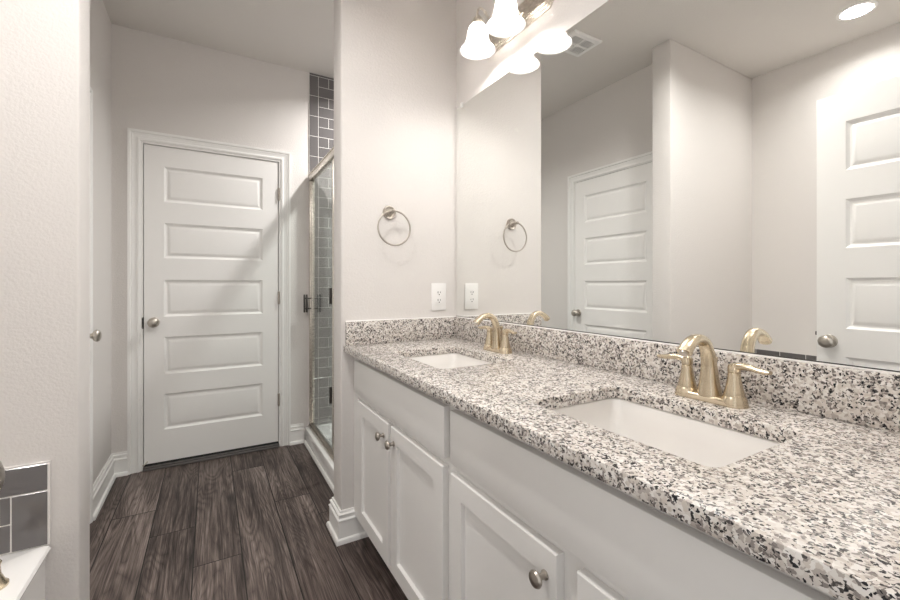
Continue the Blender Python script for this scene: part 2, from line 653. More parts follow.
PANELS = [(1.685, 1.911), (1.328, 1.552), (0.956, 1.190), (0.589, 0.826), (0.237, 0.464)]

def knob_bm(p, ax):
    """round door knob with its rose; p on the door's face, ax out of the door"""
    bm = bmesh.new()
    lathe(bm, p, ax, [(0, 0.030), (0.004, 0.031), (0.008, 0.028), (0.011, 0.016), (0.024, 0.011), (0.031, 0.0125), (0.036, 0.022), (0.043, 0.0275), (0.052, 0.0285), (0.059, 0.0245), (0.064, 0.014), (0.0655, 0.0)], 36)
    return bm

def hinge_bm(p, n):
    """barrel along z at p and its two thin leaves"""
    bm = bmesh.new()
    lathe(bm, (p[0], p[1], p[2] - 0.046), (0, 0, 1), [(0, 0.003), (0.003, 0.0075), (0.030, 0.0075), (0.031, 0.006), (0.032, 0.0075), (0.060, 0.0075), (0.061, 0.006), (0.062, 0.0075), (0.089, 0.0075), (0.092, 0.003)], 14)
    return bm

CASEP = [(0.0, 0.0), (0.0, 0.010), (0.007, 0.013), (0.013, 0.0125), (0.016, 0.008), (0.030, 0.0095), (0.040, 0.0135), (0.043, 0.0115), (0.046, 0.0165), (0.052, 0.0195), (0.062, 0.0195), (0.062, 0.0)]

def casing(bm, conv, a0, a1, top):
    """mitred casing round an opening a0..a1 wide; conv(a, z, out) -> world"""
    path = [(a0, 0.0), (a0, top), (a1, top), (a1, 0.0)]
    rings = []
    for i, (a, z) in enumerate(path):
        sa = -1 if i < 2 else 1
        up = 0 if i in (0, 3) else 1
        rings.append([bm.verts.new(conv(a + sa * o, z + up * o, d)) for o, d in CASEP])
    k = len(CASEP)
    for A, B in zip(rings, rings[1:]):
        for i in range(k):
            j = (i + 1) % k
            bm.faces.new((A[i], A[j], B[j], B[i]))
    bm.faces.new(rings[0])
    bm.faces.new(rings[-1])

# --- end door
root = thing('door_1', 'closed white five-panel door at the end of the hall, round knob at left', 'door', (D1[0], D + 0.004, 0), None, 'structure')
bm = bmesh.new()
panel_door(bm, D1[1] - D1[0], D1[2] - 0.036, 0.035, [(a - 0.036, b - 0.036) for a, b in PANELS], 0.103)
bm.transform(Matrix.Translation((D1[0], D + 0.004, 0.036)))
obj('door_slab', bm, DOORW, root, 20)
k1 = obj('door_knob', knob_bm((-0.306, D + 0.003, 0.922), (0, -1, 0)), NICK, root)
bm = bmesh.new()
box(bm, D1[0] - 0.0115, D1[0] - 0.003, D - 0.004, D + 0.02, 0.885, 0.955)
obj('strike_plate', bm, DARKM, root)
for z in (1.806, 1.066, 0.335):
    obj('hinge', hinge_bm((D1[1] + 0.002, D - 0.004, z), 0), PEWT, root)
bm = bmesh.new()
box(bm, D1[0] - 0.005, D1[1] + 0.005, D - 0.026, D + 0.045, 0.0, 0.012, 0.003)
box(bm, D1[0] - 0.004, D1[1] + 0.004, D - 0.012, D + 0.045, 0.011, 0.021, 0.002)
obj('threshold', bm, THRESH, root)
bm = bmesh.new()
box(bm, D1[0] + 0.002, D1[1] - 0.002, D + 0.006, D + 0.034, 0.020, 0.037)
obj('door_sweep', bm, DARKP, root)
bm = bmesh.new()
lathe(bm, (D1[0] + 0.018, D + 0.002, 0.052), (-0.55, -0.8, -0.35), [(0, 0.004), (0.004, 0.0045), (0.028, 0.004), (0.030, 0.006), (0.036, 0.006), (0.037, 0.0)], 12)
obj('door_stop', bm, NICKL, root)
bm = bmesh.new()
casing(bm, lambda a, z, o: (a, D - o, z), D1[0] - 0.018, D1[1] + 0.018, D1[2] + 0.018)
struct('trim_1', bm, TRIM, 'white moulded casing around the end door', 'trim', 30)
bm = bmesh.new()
for a, b in ((D1[0] - 0.0215, D1[0] - 0.004), (D1[1] + 0.004, D1[1] + 0.0215)):
    box(bm, a, b, D - 0.004, D + 0.058, 0, D1[2] + 0.004)
box(bm, D1[0] - 0.0215, D1[1] + 0.0215, D - 0.004, D + 0.058, D1[2] + 0.004, D1[2] + 0.0215)
struct('trim_2', bm, TRIM, 'white jamb of the end door', 'trim')

# --- hall door in the left wall (mirror shows it)
root = thing('door_2', 'closed white five-panel door in the hall left wall, seen in the mirror', 'door', (L - 0.004, D2[1], 0), None, 'structure')
bm = bmesh.new()
panel_door(bm, D2[1] - D2[0], D2[2] - 0.012, 0.035, [(a - 0.012, b - 0.012) for a, b in PANELS], 0.103)
# local x runs along -Y from the far edge, front face towards +X
bm.transform(Matrix(((0, -1, 0, L + 0.003), (1, 0, 0, D2[0]), (0, 0, 1, 0.012), (0, 0, 0, 1))))
obj('door_slab', bm, DOORW, root, 20)
obj('door_knob', knob_bm((L + 0.0055, 2.525, 0.918), (1, 0, 0)), NICK, root)
for z in (1.806, 1.066, 0.335):
    obj('hinge', hinge_bm((L + 0.003, D2[0] - 0.002, z), 0), NICK, root)
bm = bmesh.new()
casing(bm, lambda a, z, o: (L + o, a, z), D2[0] - 0.010, D2[1] + 0.010, D2[2] + 0.010)
struct('trim_3', bm, TRIM, 'white moulded casing around the hall door, seen in the mirror', 'trim', 30)
bm = bmesh.new()
for a, b in ((D2[0] - 0.0215, D2[0] - 0.004), (D2[1] + 0.004, D2[1] + 0.0215)):
    box(bm, L - 0.058, L + 0.004, a, b, 0, D2[2] + 0.004)
box(bm, L - 0.058, L + 0.004, D2[0] - 0.0215, D2[1] + 0.0215, D2[2] + 0.004, D2[2] + 0.0215)
struct('trim_4', bm, TRIM, 'white jamb of the hall door', 'trim')

# --- entry door, standing open beside the camera (mirror shows it)
E0, E1, EX = 0.070, 0.845, -0.310
root = thing('door_3', 'open white five-panel entry door, seen at the right of the mirror', 'door', (EX, E0, 0), None, 'structure')
bm = bmesh.new()
panel_door(bm, E1 - E0, 2.034, 0.035, [(a - 0.012, b - 0.012) for a, b in PANELS], 0.105)
bm.transform(Matrix(((0, -1, 0, EX), (1, 0, 0, E0), (0, 0, 1, 0.012), (0, 0, 0, 1))))
obj('door_slab', bm, DOORW, root, 20)
obj('door_knob', knob_bm((EX - 0.001, 0.797, 0.893), (1, 0, 0)), NICK, root)
obj('door_knob', knob_bm((EX - 0.034, 0.797, 0.893), (-1, 0, 0)), NICK, root)
bm = bmesh.new()
box(bm, EX - 0.029, EX - 0.006, E1 - 0.001, E1 + 0.0015, 0.895, 0.953)
box(bm, EX - 0.024, EX - 0.011, E1, E1 + 0.010, 0.915, 0.933, 0.002)
obj('latch', bm, DARKM, root)
for z in (1.806, 1.066, 0.335):
    obj('hinge', hinge_bm((EX + 0.0045, E0 - 0.003, z), 0), NICK, root)

# ------------------------------------------------------------------ tile bands
def tiles(bm_t, bm_g, conv, rects, gap, depth, a0, a1, z0, z1, edge=0.0):
    """rects: (a0,a1,z0,z1) tiles; grout slab behind"""
    def put(bm, a, b, c, d, o0, o1, bev):
        ps = [conv(x, z, o) for x in (a, b) for z in (c, d) for o in (o0, o1)]
        box(bm, min(p[0] for p in ps), max(p[0] for p in ps), min(p[1] for p in ps), max(p[1] for p in ps), min(p[2] for p in ps), max(p[2] for p in ps), bev, 1)
    put(bm_g, a0, a1 + edge, z0, z1 + edge, 0.0005, depth - 0.0012, 0)
    for a, b, c, d in rects:
        a, b, c, d = max(a, a0), min(b, a1), max(c, z0), min(d, z1)
        if b - a > 0.006 and d - c > 0.006:
            put(bm_t, a + gap / 2, b - gap / 2, c + gap / 2, d - gap / 2, 0.001, depth, 0.0012)

def running_bond(a0, a1, z0, z1, w_, h_, shift=0.0):
    out = []
    k = 0
    z = z0
    while z < z1 - 1e-4:
        a = a0 - (w_ / 2 if k % 2 else 0) + shift
        while a < a1:
            out.append((max(a, a0), min(a + w_, a1), z, min(z + h_, z1)))
            a += w_
        z += h_
        k += 1
    return out

# shower: tiled walls (an upright trim tile along the edge, then brick pattern)
def tiled(name, conv, rects, a0, a1, z0, z1, label, cat='tile', edge=0.0):
    bt, bg_ = bmesh.new(), bmesh.new()
    tiles(bt, bg_, conv, rects, 0.0032, 0.009, a0, a1, z0, z1, edge)
    o = obj(name, bg_, GROUT, None, 0)
    tag(o, label, cat, None, 'structure')
    obj('tile_face', bt, TILE, o, 0)
    return o

TE = 0.637
H = 0.0752
ztop = CE - 0.018
rects = [(TE, TE + 0.066, ztop - 0.1504 * (k + 1), ztop - 0.1504 * k) for k in range(18)]
rects += [(a, b, c, d) for a, b, c, d in running_bond(TE + 0.066, SHX - 0.01, ztop - H * 36, ztop, 0.152, H)]
rects.append((TE, SHX - 0.01, ztop, CE - 0.001))
tiled('trim_5', lambda a, z, o: (a, D - o, z), rects, TE, SHX - 0.010, 0.112, CE - 0.0005, 'grey glazed brick-pattern tile on the end wall of the shower')
rects = running_bond(TB, D - 0.01, ztop - H * 36, ztop, 0.152, H)
tiled('trim_6', lambda a, z, o: (SHX - o, a, z), rects, TB + 0.001, D - 0.010, 0.112, CE - 0.0005, 'grey glazed tile on the far side wall of the shower')

# tub splash: one course of trim tiles on top, an upright trim tile at the free end, brick pattern between
TZ0, TZ1 = 0.424, 0.655
TXE = -0.3955
rects = [(TXE - 0.152 * (k + 1), TXE - 0.152 * k, TZ1 - 0.0765, TZ1) for k in range(7)]
rects += [(TXE - 0.0755, TXE, TZ0, TZ1 - 0.0765)]
rects += [(a, b, c, d) for a, b, c, d in running_bond(TX + 0.01, TXE - 0.0755, TZ1 - 0.0765 * 3, TZ1 - 0.0765, 0.152, 0.0765, 0.03)]
tiled('trim_7', lambda a, z, o: (a, SY - o, z), rects, TX + 0.010, TXE, TZ0, TZ1, 'dark grey tile splash band above the tub on the stub wall', edge=0.004)
rects = [(0.07 + 0.152 * k - 0.03, 0.07 + 0.152 * (k + 1) - 0.03, TZ1 + 0.018 - 0.0765, TZ1 + 0.018) for k in range(11)]
rects += running_bond(0.07, SY - 0.010, TZ1 + 0.018 - 0.0765 * 4, TZ1 + 0.018 - 0.0765, 0.152, 0.0765)
tiled('trim_8', lambda a, z, o: (TX + o, a, z), rects, 0.065, SY - 0.010, TZ0, TZ1 + 0.018, 'dark grey tile splash band on the wall behind the tub, seen in the mirror')

# ------------------------------------------------------------------ shower pan and enclosure
CX0, CX1 = 0.606, 0.690
root = thing('shower_pan', 'white shower pan with its low curb along the plank floor', 'shower pan', ((CX0 + SHX) / 2, (TB + D) / 2, 0))
bm = bmesh.new()
box(bm, CX0, CX1, TB + 0.002, D - 0.001, 0, 0.110, 0.008, 3)
obj('curb', bm, ACRY, root)
bm = bmesh.new()
moulding(bm, [(CX0, TB + 0.028), (CX0, D - 0.026)], [(0, 0), (0.013, 0), (0.013, 0.010), (0.009, 0.018), (0, 0.021)], 0, 1)
obj('shoe_moulding', bm, TRIM, root)
bm = bmesh.new()
y0, y1, x0, x1 = TB + 0.002, D - 0.010, CX1, SHX - 0.010
def lp(ix, iy, z, r):
    return [(px, py, z) for px, py in rrect(x0 + ix, x1 - ix, y0 + iy, y1 - iy, r)]
loft(bm, [lp(0.0, 0.0, 0.0, 0.003), lp(0.0, 0.0, 0.106, 0.003), lp(0.003, 0.003, 0.109, 0.004), lp(0.050, 0.050, 0.109, 0.02), lp(0.056, 0.056, 0.104, 0.03), lp(0.075, 0.075, 0.050, 0.05), lp(0.09, 0.09, 0.042, 0.05), lp(0.30, 0.40, 0.034, 0.05)], True, True)
obj('basin', bm, ACRY, root)
bm = bmesh.new()
lathe(bm, ((x0 + x1) / 2, (y0 + y1) / 2, 0.034), (0, 0, 1), [(0, 0.05), (0.003, 0.05), (0.004, 0.045), (0.004, 0)], 28)
obj('drain', bm, NICK, root)

GX = 0.650
HZ = 1.945
root = thing('shower_enclosure', 'framed clear glass shower door with brushed nickel rails on the white curb', 'shower door', (GX, 2.6, 0.11))
bm = bmesh.new()
box(bm, GX - 0.018, GX + 0.018, TB + 0.001, D - 0.012, HZ - 0.022, HZ + 0.022, 0.004)
box(bm, GX - 0.022, GX + 0.022, TB + 0.001, D - 0.012, HZ + 0.0215, HZ + 0.027, 0.002)
obj('header_rail', bm, NICKL, root)
bm = bmesh.new()
box(bm, GX - 0.020, GX + 0.016, TB + 0.001, D - 0.012, 0.1105, 0.128, 0.003)
box(bm, GX - 0.010, GX + 0.012, TB + 0.001, D - 0.012, 0.1275, 0.146, 0.003)
obj('bottom_rail', bm, NICK, root)
bm = bmesh.new()
box(bm, GX - 0.016, GX + 0.016, D - 0.044, D - 0.0105, 0.147, HZ - 0.023, 0.003)
obj('wall_channel', bm, NICKL, root)
bm = bmesh.new()
box(bm, GX - 0.016, GX + 0.016, TB + 0.001, TB + 0.03, 0.147, HZ - 0.023, 0.003)
obj('wall_channel', bm, NICKL, root)
YD0, YD1 = 2.50, D - 0.048
bm = bmesh.new()
box(bm, GX - 0.003, GX + 0.003, YD0 + 0.001, YD1, 0.150, HZ - 0.026)
gl = obj('glass_door', bm, GLASS, root, 0)
bm = bmesh.new()
box(bm, GX - 0.011, GX + 0.011, YD1 - 0.030, YD1 - 0.003, 0.152, HZ - 0.030, 0.003)
obj('door_stile', bm, NICKL, gl)
bm = bmesh.new()
box(bm, GX - 0.011, GX + 0.011, YD0 + 0.002, YD0 + 0.030, 0.152, HZ - 0.030, 0.003)
obj('door_stile', bm, NICKL, gl)
bm = bmesh.new()
box(bm, GX - 0.003, GX + 0.003, TB + 0.032, YD0 - 0.002, 0.150, HZ - 0.026)
obj('glass_panel', bm, GLASS, root, 0)
bm = bmesh.new()
box(bm, GX - 0.064, GX - 0.053, YD1 - 0.026, YD1 - 0.006, 0.958, 1.088, 0.003)
box(bm, GX - 0.048, GX - 0.036, YD1 - 0.024, YD1 - 0.008, 0.958, 1.088, 0.003)
for z in (0.985, 1.060):
    box(bm, GX - 0.0535, GX - 0.0115, YD1 - 0.019, YD1 - 0.013, z - 0.004, z + 0.004)
obj('pull_handle', bm, DARKM, gl)
for z in (1.09, 0.48):
    bm = bmesh.new()
    box(bm, GX - 0.016, GX + 0.016, 2.560, 2.585, z - 0.05, z + 0.05, 0.003)
    obj('hinge', bm, DARKM, gl)

# ------------------------------------------------------------------ bathtub
bm = bmesh.new()
x0, x1, y0, y1 = TX + 0.0100, -0.390, FY + 0.003, SY - 0.002
def tl(ix0, ix1, iy0, iy1, z, r):
    return [(px, py, z) for px, py in rrect(x0 + ix0, x1 - ix1, y0 + iy0, y1 - iy1, r, 8)]
root = thing('bathtub', 'white drop-in bathtub below the dark tile at the lower left', 'bathtub', ((x0 + x1) / 2, (y0 + y1) / 2, 0))
loft(bm, [tl(0, 0.012, 0, 0, 0.0, 0.004), tl(0, 0.012, 0, 0, 0.400, 0.004), tl(0, 0.002, 0, 0, 0.405, 0.004), tl(0, 0.0, 0, 0, 0.412, 0.004), tl(0.001, 0.004, 0.001, 0.001, 0.420, 0.006), tl(0.004, 0.014, 0.004, 0.004, 0.4225, 0.008),
          tl(0.08, 0.11, 0.08, 0.24, 0.4225, 0.28), tl(0.09, 0.12, 0.09, 0.25, 0.418, 0.28), tl(0.10, 0.13, 0.10, 0.26, 0.400, 0.27), tl(0.15, 0.18, 0.22, 0.32, 0.12, 0.22), tl(0.19, 0.22, 0.26, 0.36, 0.085, 0.18), tl(0.34, 0.36, 0.45, 0.5, 0.08, 0.10)], True, True)
obj('tub_shell', bm, ACRY, root)
bm = bmesh.new()
lathe(bm, ((x0 + x1) / 2, y1 - 0.52, 0.0801), (0, 0, 1), [(0, 0.035), (0.003, 0.035), (0.004, 0.03), (0.004, 0)], 24)
obj('drain', bm, NICK, root)

root = thing('tub_faucet', 'champagne nickel deck-mounted tub faucet at the left frame edge', 'faucet', (-0.50, 1.50, 0.4225))
bm = bmesh.new()
lathe(bm, (-0.458, 1.425, 0.4225), (0, 0, 1), [(0, 0.030), (0.006, 0.030), (0.012, 0.024), (0.030, 0.017), (0.050, 0.0155), (0.058, 0.018), (0.064, 0.014), (0.066, 0.0)], 28)
hb = obj('handle', bm, CHAMP, root)
bm = bmesh.new()
pts = catmull([(-0.458, 1.425, 0.484), (-0.470, 1.432, 0.490), (-0.492, 1.440, 0.494), (-0.52, 1.448, 0.492)], 6)
sweep(bm, pts, lerp_list([(0.011, 0.008), (0.010, 0.006), (0.008, 0.005), (0.006, 0.004)], len(pts)), (0, 1, 0), 14)
obj('lever', bm, CHAMP, hb)
bm = bmesh.new()
lathe(bm, (-0.72, 1.425, 0.4225), (0, 0, 1), [(0, 0.030), (0.006, 0.030), (0.012, 0.024), (0.030, 0.017), (0.050, 0.0155), (0.058, 0.018), (0.064, 0.014), (0.066, 0.0)], 28)
hb = obj('handle', bm, CHAMP, root)
bm = bmesh.new()
pts = catmull([(-0.72, 1.425, 0.484), (-0.735, 1.432, 0.490), (-0.757, 1.440, 0.494), (-0.785, 1.448, 0.492)], 6)
sweep(bm, pts, lerp_list([(0.011, 0.008), (0.010, 0.006), (0.008, 0.005), (0.006, 0.004)], len(pts)), (0, 1, 0), 14)
obj('lever', bm, CHAMP, hb)
bm = bmesh.new()
pts = catmull([(-0.585, 1.46, 0.4225), (-0.587, 1.462, 0.52), (-0.583, 1.455, 0.60), (-0.57, 1.43, 0.645), (-0.555, 1.39, 0.640), (-0.546, 1.36, 0.605)], 8)
sweep(bm, pts, lerp_list([(0.026, 0.024), (0.017, 0.015), (0.016, 0.013), (0.015, 0.012), (0.015, 0.012), (0.015, 0.012)], len(pts)), (1, 0, 0), 20)
obj('spout', bm, CHAMP, root)

# ------------------------------------------------------------------ vanity cabinets
FXD, FXF = 0.550, 0.570     # door face, face frame face
def shaker(y0, y1, z0, z1):
    """door in the plane X, front at FXD, with recessed flat panel"""
    bm = bmesh.new()
    st = 0.054
    def rect(i, x):
        return [(x, y0 + i, z0 + i), (x, y1 - i, z0 + i), (x, y1 - i, z1 - i), (x, y0 + i, z1 - i)]
    loft(bm, [rect(0.0, FXF - 0.0005), rect(0.0, FXD + 0.002), rect(0.002, FXD), rect(st, FXD), rect(st + 0.0015, FXD + 0.0105), rect(st + 0.002, FXD + 0.011)], True, True)
    return bm

def cab_knob(y, z):
    bm = bmesh.new()
    lathe(bm, (FXD + 0.0003, y, z), (-1, 0, 0), [(0, 0.009), (0.003, 0.0092), (0.005, 0.0065), (0.014, 0.0055), (0.018, 0.008), (0.021, 0.0145), (0.025, 0.0160), (0.029, 0.0140), (0.032, 0.007), (0.0327, 0)], 28)
    return bm

def cabinet(ya, yb, doors, front, label, group):
    root = thing('vanity_cabinet', label, 'cabinet', (0.82, (ya + yb) / 2, 0), group)
    bm = bmesh.new()
    zt, zb = 0.8535, 0.112
    box(bm, FXF + 0.019, M - 0.004, ya, ya + 0.016, zb, zt)
    box(bm, FXF + 0.019, M - 0.004, yb - 0.016, yb, zb, zt)
    box(bm, FXF + 0.019, M - 0.010, ya + 0.016, yb - 0.016, zb, zb + 0.016)
    box(bm, M - 0.010, M - 0.004, ya + 0.016, yb - 0.016, zb, zt)
    # face frame
    box(bm, FXF, FXF + 0.019, ya, ya + 0.040, zb, zt)
    box(bm, FXF, FXF + 0.019, yb - 0.060, yb, zb, zt)
    box(bm, FXF, FXF + 0.019, ya + 0.04, yb - 0.06, zt - 0.038, zt)
    box(bm, FXF, FXF + 0.019, ya + 0.04, yb - 0.06, 0.652, 0.700)
    box(bm, FXF, FXF + 0.019, ya + 0.04, yb - 0.06, zb, 0.162)
    mid = (doors[0][0] + doors[1][1]) / 2
    box(bm, FXF, FXF + 0.019, mid - 0.030, mid + 0.030, 0.162, 0.652)
    obj('body', bm, CABW, root, 0)
    bm = bmesh.new()
    box(bm, 0.655, 0.671, ya, yb, 0.0, zb - 0.0005)
    obj('toe_kick', bm, CABW, root, 0)
    bm = bmesh.new()
    box(bm, FXD, FXF - 0.0005, front[0], front[1], 0.685, 0.826, 0.002)
    obj('drawer_front', bm, CABW, root)
    for y0, y1, ky in doors:
        d = obj('door', shaker(y0, y1, 0.150, 0.660), CABW, root, 20)
        obj('knob', cab_knob(ky, 0.608), PEWT, d)
    return root

cabinet(0.968, 1.862, [(1.394, 1.744, 1.434), (0.992, 1.367, 1.338)], (0.984, 1.792),
        'white vanity cabinet against the towel ring wall, two shaker doors with knobs meeting', 'vanity cabinets')
cabinet(0.066, 0.966, [(0.561, 0.948, 0.590), (0.130, 0.513, 0.484)], (0.128, 0.950),
        'nearer white vanity cabinet, one large shaker door and round knob in view', 'vanity cabinets')

# ------------------------------------------------------------------ countertop with two cut-outs
SINKS = (1.385, 0.541)
HX0, HX1, HW = 0.648, 0.945, 0.206
CF = 0.522
bm = bmesh.new()
loops = [[(CF, FY + 0.002), (M - 0.001, FY + 0.002), (M - 0.001, T - 0.001), (CF, T - 0.001)]]
for yc in SINKS:
    loops.append(rrect(HX0, HX1, yc - HW, yc + HW, 0.022, 5))
eds = []
for lp_ in loops:
    vs = [bm.verts.new((x, y, ZC)) for x, y in lp_]
    eds += [bm.edges.new((vs[i], vs[(i + 1) % len(vs)])) for i in range(len(vs))]
bmesh.ops.triangle_fill(bm, edges=eds, use_beauty=True, use_dissolve=False, normal=(0, 0, 1))
r = bmesh.ops.extrude_face_region(bm, geom=bm.faces[:])
bmesh.ops.translate(bm, verts=[v for v in r['geom'] if isinstance(v, bmesh.types.BMVert)], vec=(0, 0, -0.030))
bmesh.ops.recalc_face_normals(bm, faces=bm.faces[:])
bm.normal_update()
sharp = [e for e in bm.edges if len(e.link_faces) == 2 and e.calc_face_angle(0) > math.radians(60) and abs(e.verts[0].co.z - e.verts[1].co.z) < 1e-5]
bmesh.ops.bevel(bm, geom=sharp, offset=0.0025, segments=2, profile=0.5, affect='EDGES')
tag(obj('countertop', bm, GRAN, None, 40), 'long speckled granite countertop with two sink cut-outs on white cabinets', 'countertop')

BS = 0.990
bm = bmesh.new()
box(bm, M - 0.021, M - 0.0005, FY + 0.002, T - 0.001, ZC + 0.0003, BS, 0.002)
bsp = tag(obj('backsplash', bm, GRAN, None), 'long granite backsplash under the mirror', 'backsplash')
bm = bmesh.new()
box(bm, M - 0.0095, M - 0.0005, FY + 0.002, T - 0.022, BS - 0.0005, BS + 0.004, 0.0015)
obj('caulk', bm, CAULK, bsp)
bm = bmesh.new()
box(bm, CF + 0.008, M - 0.0215, T - 0.021, T - 0.0005, ZC + 0.0003, BS, 0.002)
ssp = tag(obj('backsplash', bm, GRAN, None), 'short granite side splash below the outlet on the towel ring wall', 'backsplash')
bm = bmesh.new()
box(bm, CF + 0.009, M - 0.0005, T - 0.008, T - 0.0005, BS - 0.0005, BS + 0.004, 0.0015)
obj('caulk', bm, CAULK, ssp)

# ------------------------------------------------------------------ sinks
def sink(yc, label):
    root = thing('undermount_sink', label, 'sink', ((HX0 + HX1) / 2, yc, 0.70), 'undermount sinks')
    bm = bmesh.new()
    def s(i, z, r, o=0.0):
        return [(px, py, z) for px, py in rrect(HX0 - o + i, HX1 + o - i, yc - HW - o + i * 1.15, yc + HW + o - i * 1.15, r, 6)]
    zr = ZC - 0.0305
    loft(bm, [s(0.0, zr - 0.014, 0.05, 0.030), s(0, zr, 0.05, 0.030), s(0.0, zr, 0.026, 0.004), s(0.002, zr - 0.004, 0.026, 0.003), s(0.010, zr - 0.045, 0.030), s(0.026, zr - 0.095, 0.036),
              s(0.042, zr - 0.117, 0.04), s(0.062, zr - 0.126, 0.045), s(0.120, zr - 0.131, 0.02), s(0.120, zr - 0.143, 0.02), s(0.06, zr - 0.140, 0.045), s(0.035, zr - 0.128, 0.045), s(0.016, zr - 0.098, 0.04), s(0.0, zr - 0.045, 0.035), s(0.0, zr - 0.014, 0.03, 0.008), s(0.0, zr - 0.014, 0.05, 0.030)], False, False)
    # floor plate closing the bowl
    fl = [(px, py, zr - 0.131) for px, py in rrect(HX0 + 0.12, HX1 - 0.12, yc - HW + 0.138, yc + HW - 0.138, 0.02, 6)]
    bm.faces.new([bm.verts.new(p) for p in fl])
    bmesh.ops.remove_doubles(bm, verts=bm.verts[:], dist=1e-5)
    obj('bowl', bm, PORC, root, 50)
    bm = bmesh.new()
    lathe(bm, ((HX0 + HX1) / 2, yc, zr - 0.1309), (0, 0, 1), [(0, 0.022), (0.002, 0.022), (0.003, 0.019), (0.001, 0.017), (0.004, 0.012), (0.006, 0.0)], 26)
    obj('drain', bm, NICK, root)
    return root
s1 = sink(SINKS[0], 'white rectangular undermount sink farther from camera, by the towel ring wall')
dup(s1, (s1.location.x, SINKS[1], s1.location.z), 'white rectangular undermount sink nearer the camera, large in the foreground')

# ------------------------------------------------------------------ faucets
def faucet(yc, label):
    x = 1.026
    root = thing('faucet', label, 'faucet', (x, yc, ZC), 'champagne nickel faucets')
    bm = bmesh.new()
    def b(i, z, r):
        return [(px, py, z) for px, py in rrect(x - 0.027 + i, x + 0.027 - i, yc - 0.081 + i, yc + 0.081 - i, r, 8)]
    loft(bm, [b(0, ZC + 0.0002, 0.0265), b(0, ZC + 0.004, 0.0265), b(0.003, ZC + 0.010, 0.0235), b(0.007, ZC + 0.0145, 0.0195), b(0.012, ZC + 0.016, 0.0145)], True, True)
    obj('base', bm, CHAMP, root)
    # spout: swan neck towards the bowl (-X)
    z = ZC
    bm = bmesh.new()
    pts = catmull([(x, yc, z + 0.013), (x - 0.001, yc, z + 0.045), (x - 0.003, yc, z + 0.085), (x - 0.010, yc, z + 0.117), (x - 0.026, yc, z + 0.140),
                   (x - 0.048, yc, z + 0.149), (x - 0.072, yc, z + 0.145), (x - 0.092, yc, z + 0.133), (x - 0.104, yc, z + 0.121)], 7)
    sweep(bm, pts, lerp_list([(0.0250, 0.0240), (0.0195, 0.0190), (0.0158, 0.0150), (0.0143, 0.0130), (0.0138, 0.0115), (0.0140, 0.0108), (0.0145, 0.0106), (0.0152, 0.0108), (0.0160, 0.0114)], len(pts)), (0, 1, 0), 28, False, 2.7)
    sp = obj('spout', bm, CHAMP, root)
    bm = bmesh.new()
    lathe(bm, (x - 0.1025, yc, z + 0.1225), (-0.68, 0, -0.73), [(0, 0.0098), (0.006, 0.0095), (0.0075, 0.008), (0.0075, 0)], 20)
    obj('aerator', bm, NICK, sp)
    bm = bmesh.new()
    lathe(bm, (x + 0.022, yc, z + 0.0135), (0, 0, 1), [(0, 0.0026), (0.074, 0.0026), (0.076, 0.005), (0.081, 0.0068), (0.087, 0.006), (0.091, 0.0)], 14)
    obj('lift_rod', bm, CHAMP, root)
    for s in (1, -1):
        yh = yc + s * 0.0535
        bm = bmesh.new()
        lathe(bm, (x, yh, z + 0.0008), (0, 0, 1), [(0, 0.0268), (0.010, 0.0262), (0.020, 0.0226), (0.022, 0.0212), (0.024, 0.0214), (0.043, 0.0165), (0.064, 0.0130), (0.073, 0.0122), (0.0745, 0.0112), (0.076, 0.0126), (0.086, 0.0132), (0.092, 0.0112), (0.0955, 0.005), (0.096, 0)], 32)
        h = obj('handle', bm, CHAMP, root)
        bm = bmesh.new()
        pts = catmull([(x + 0.002, yh - s * 0.008, z + 0.085), (x, yh + s * 0.010, z + 0.0905), (x - 0.002, yh + s * 0.030, z + 0.0915), (x - 0.004, yh + s * 0.050, z + 0.0885), (x - 0.005, yh + s * 0.064, z + 0.0870), (x - 0.006, yh + s * 0.073, z + 0.0880)], 6)
        sweep(bm, pts, lerp_list([(0.0105, 0.0085), (0.0115, 0.0088), (0.0108, 0.0072), (0.0100, 0.0062), (0.0094, 0.0056), (0.0070, 0.0038)], len(pts)), (1, 0, 0), 18)
        obj('lever', bm, CHAMP, h)
    return root
f1 = faucet(SINKS[0] - 0.002, 'champagne nickel arched faucet behind the farther sink, in front of the mirror')
dup(f1, (f1.location.x, SINKS[1] + 0.002, f1.location.z), 'champagne nickel arched faucet behind the nearer sink, large in the foreground')

# ------------------------------------------------------------------ mirror
MZ0, MZ1, MY0, MY1 = BS + 0.0045, 2.073, FY + 0.01, T - 0.010
bm = bmesh.new()
box(bm, M - 0.0065, M - 0.0010, MY0, MY1, MZ0, MZ1)
mir = tag(obj('wall_mirror', bm, MIRR, None, 0), 'wide frameless mirror above the granite backsplash', 'mirror')
bm = bmesh.new()
box(bm, M - 0.0075, M - 0.0008, MY0, MY1, MZ0 - 0.0003, MZ0 + 0.0022)
obj('bottom_channel', bm, DARKM, mir, 0)
for y in (1.80, 0.25):
    bm = bmesh.new()
    box(bm, M - 0.011, M - 0.0068, y - 0.010, y + 0.010, MZ1 - 0.012, MZ1 + 0.004, 0.002)
    box(bm, M - 0.011, M - 0.0008, y - 0.008, y + 0.008, MZ1 + 0.0006, MZ1 + 0.014, 0.002)
    obj('mirror_clip', bm, PLASW, mir)

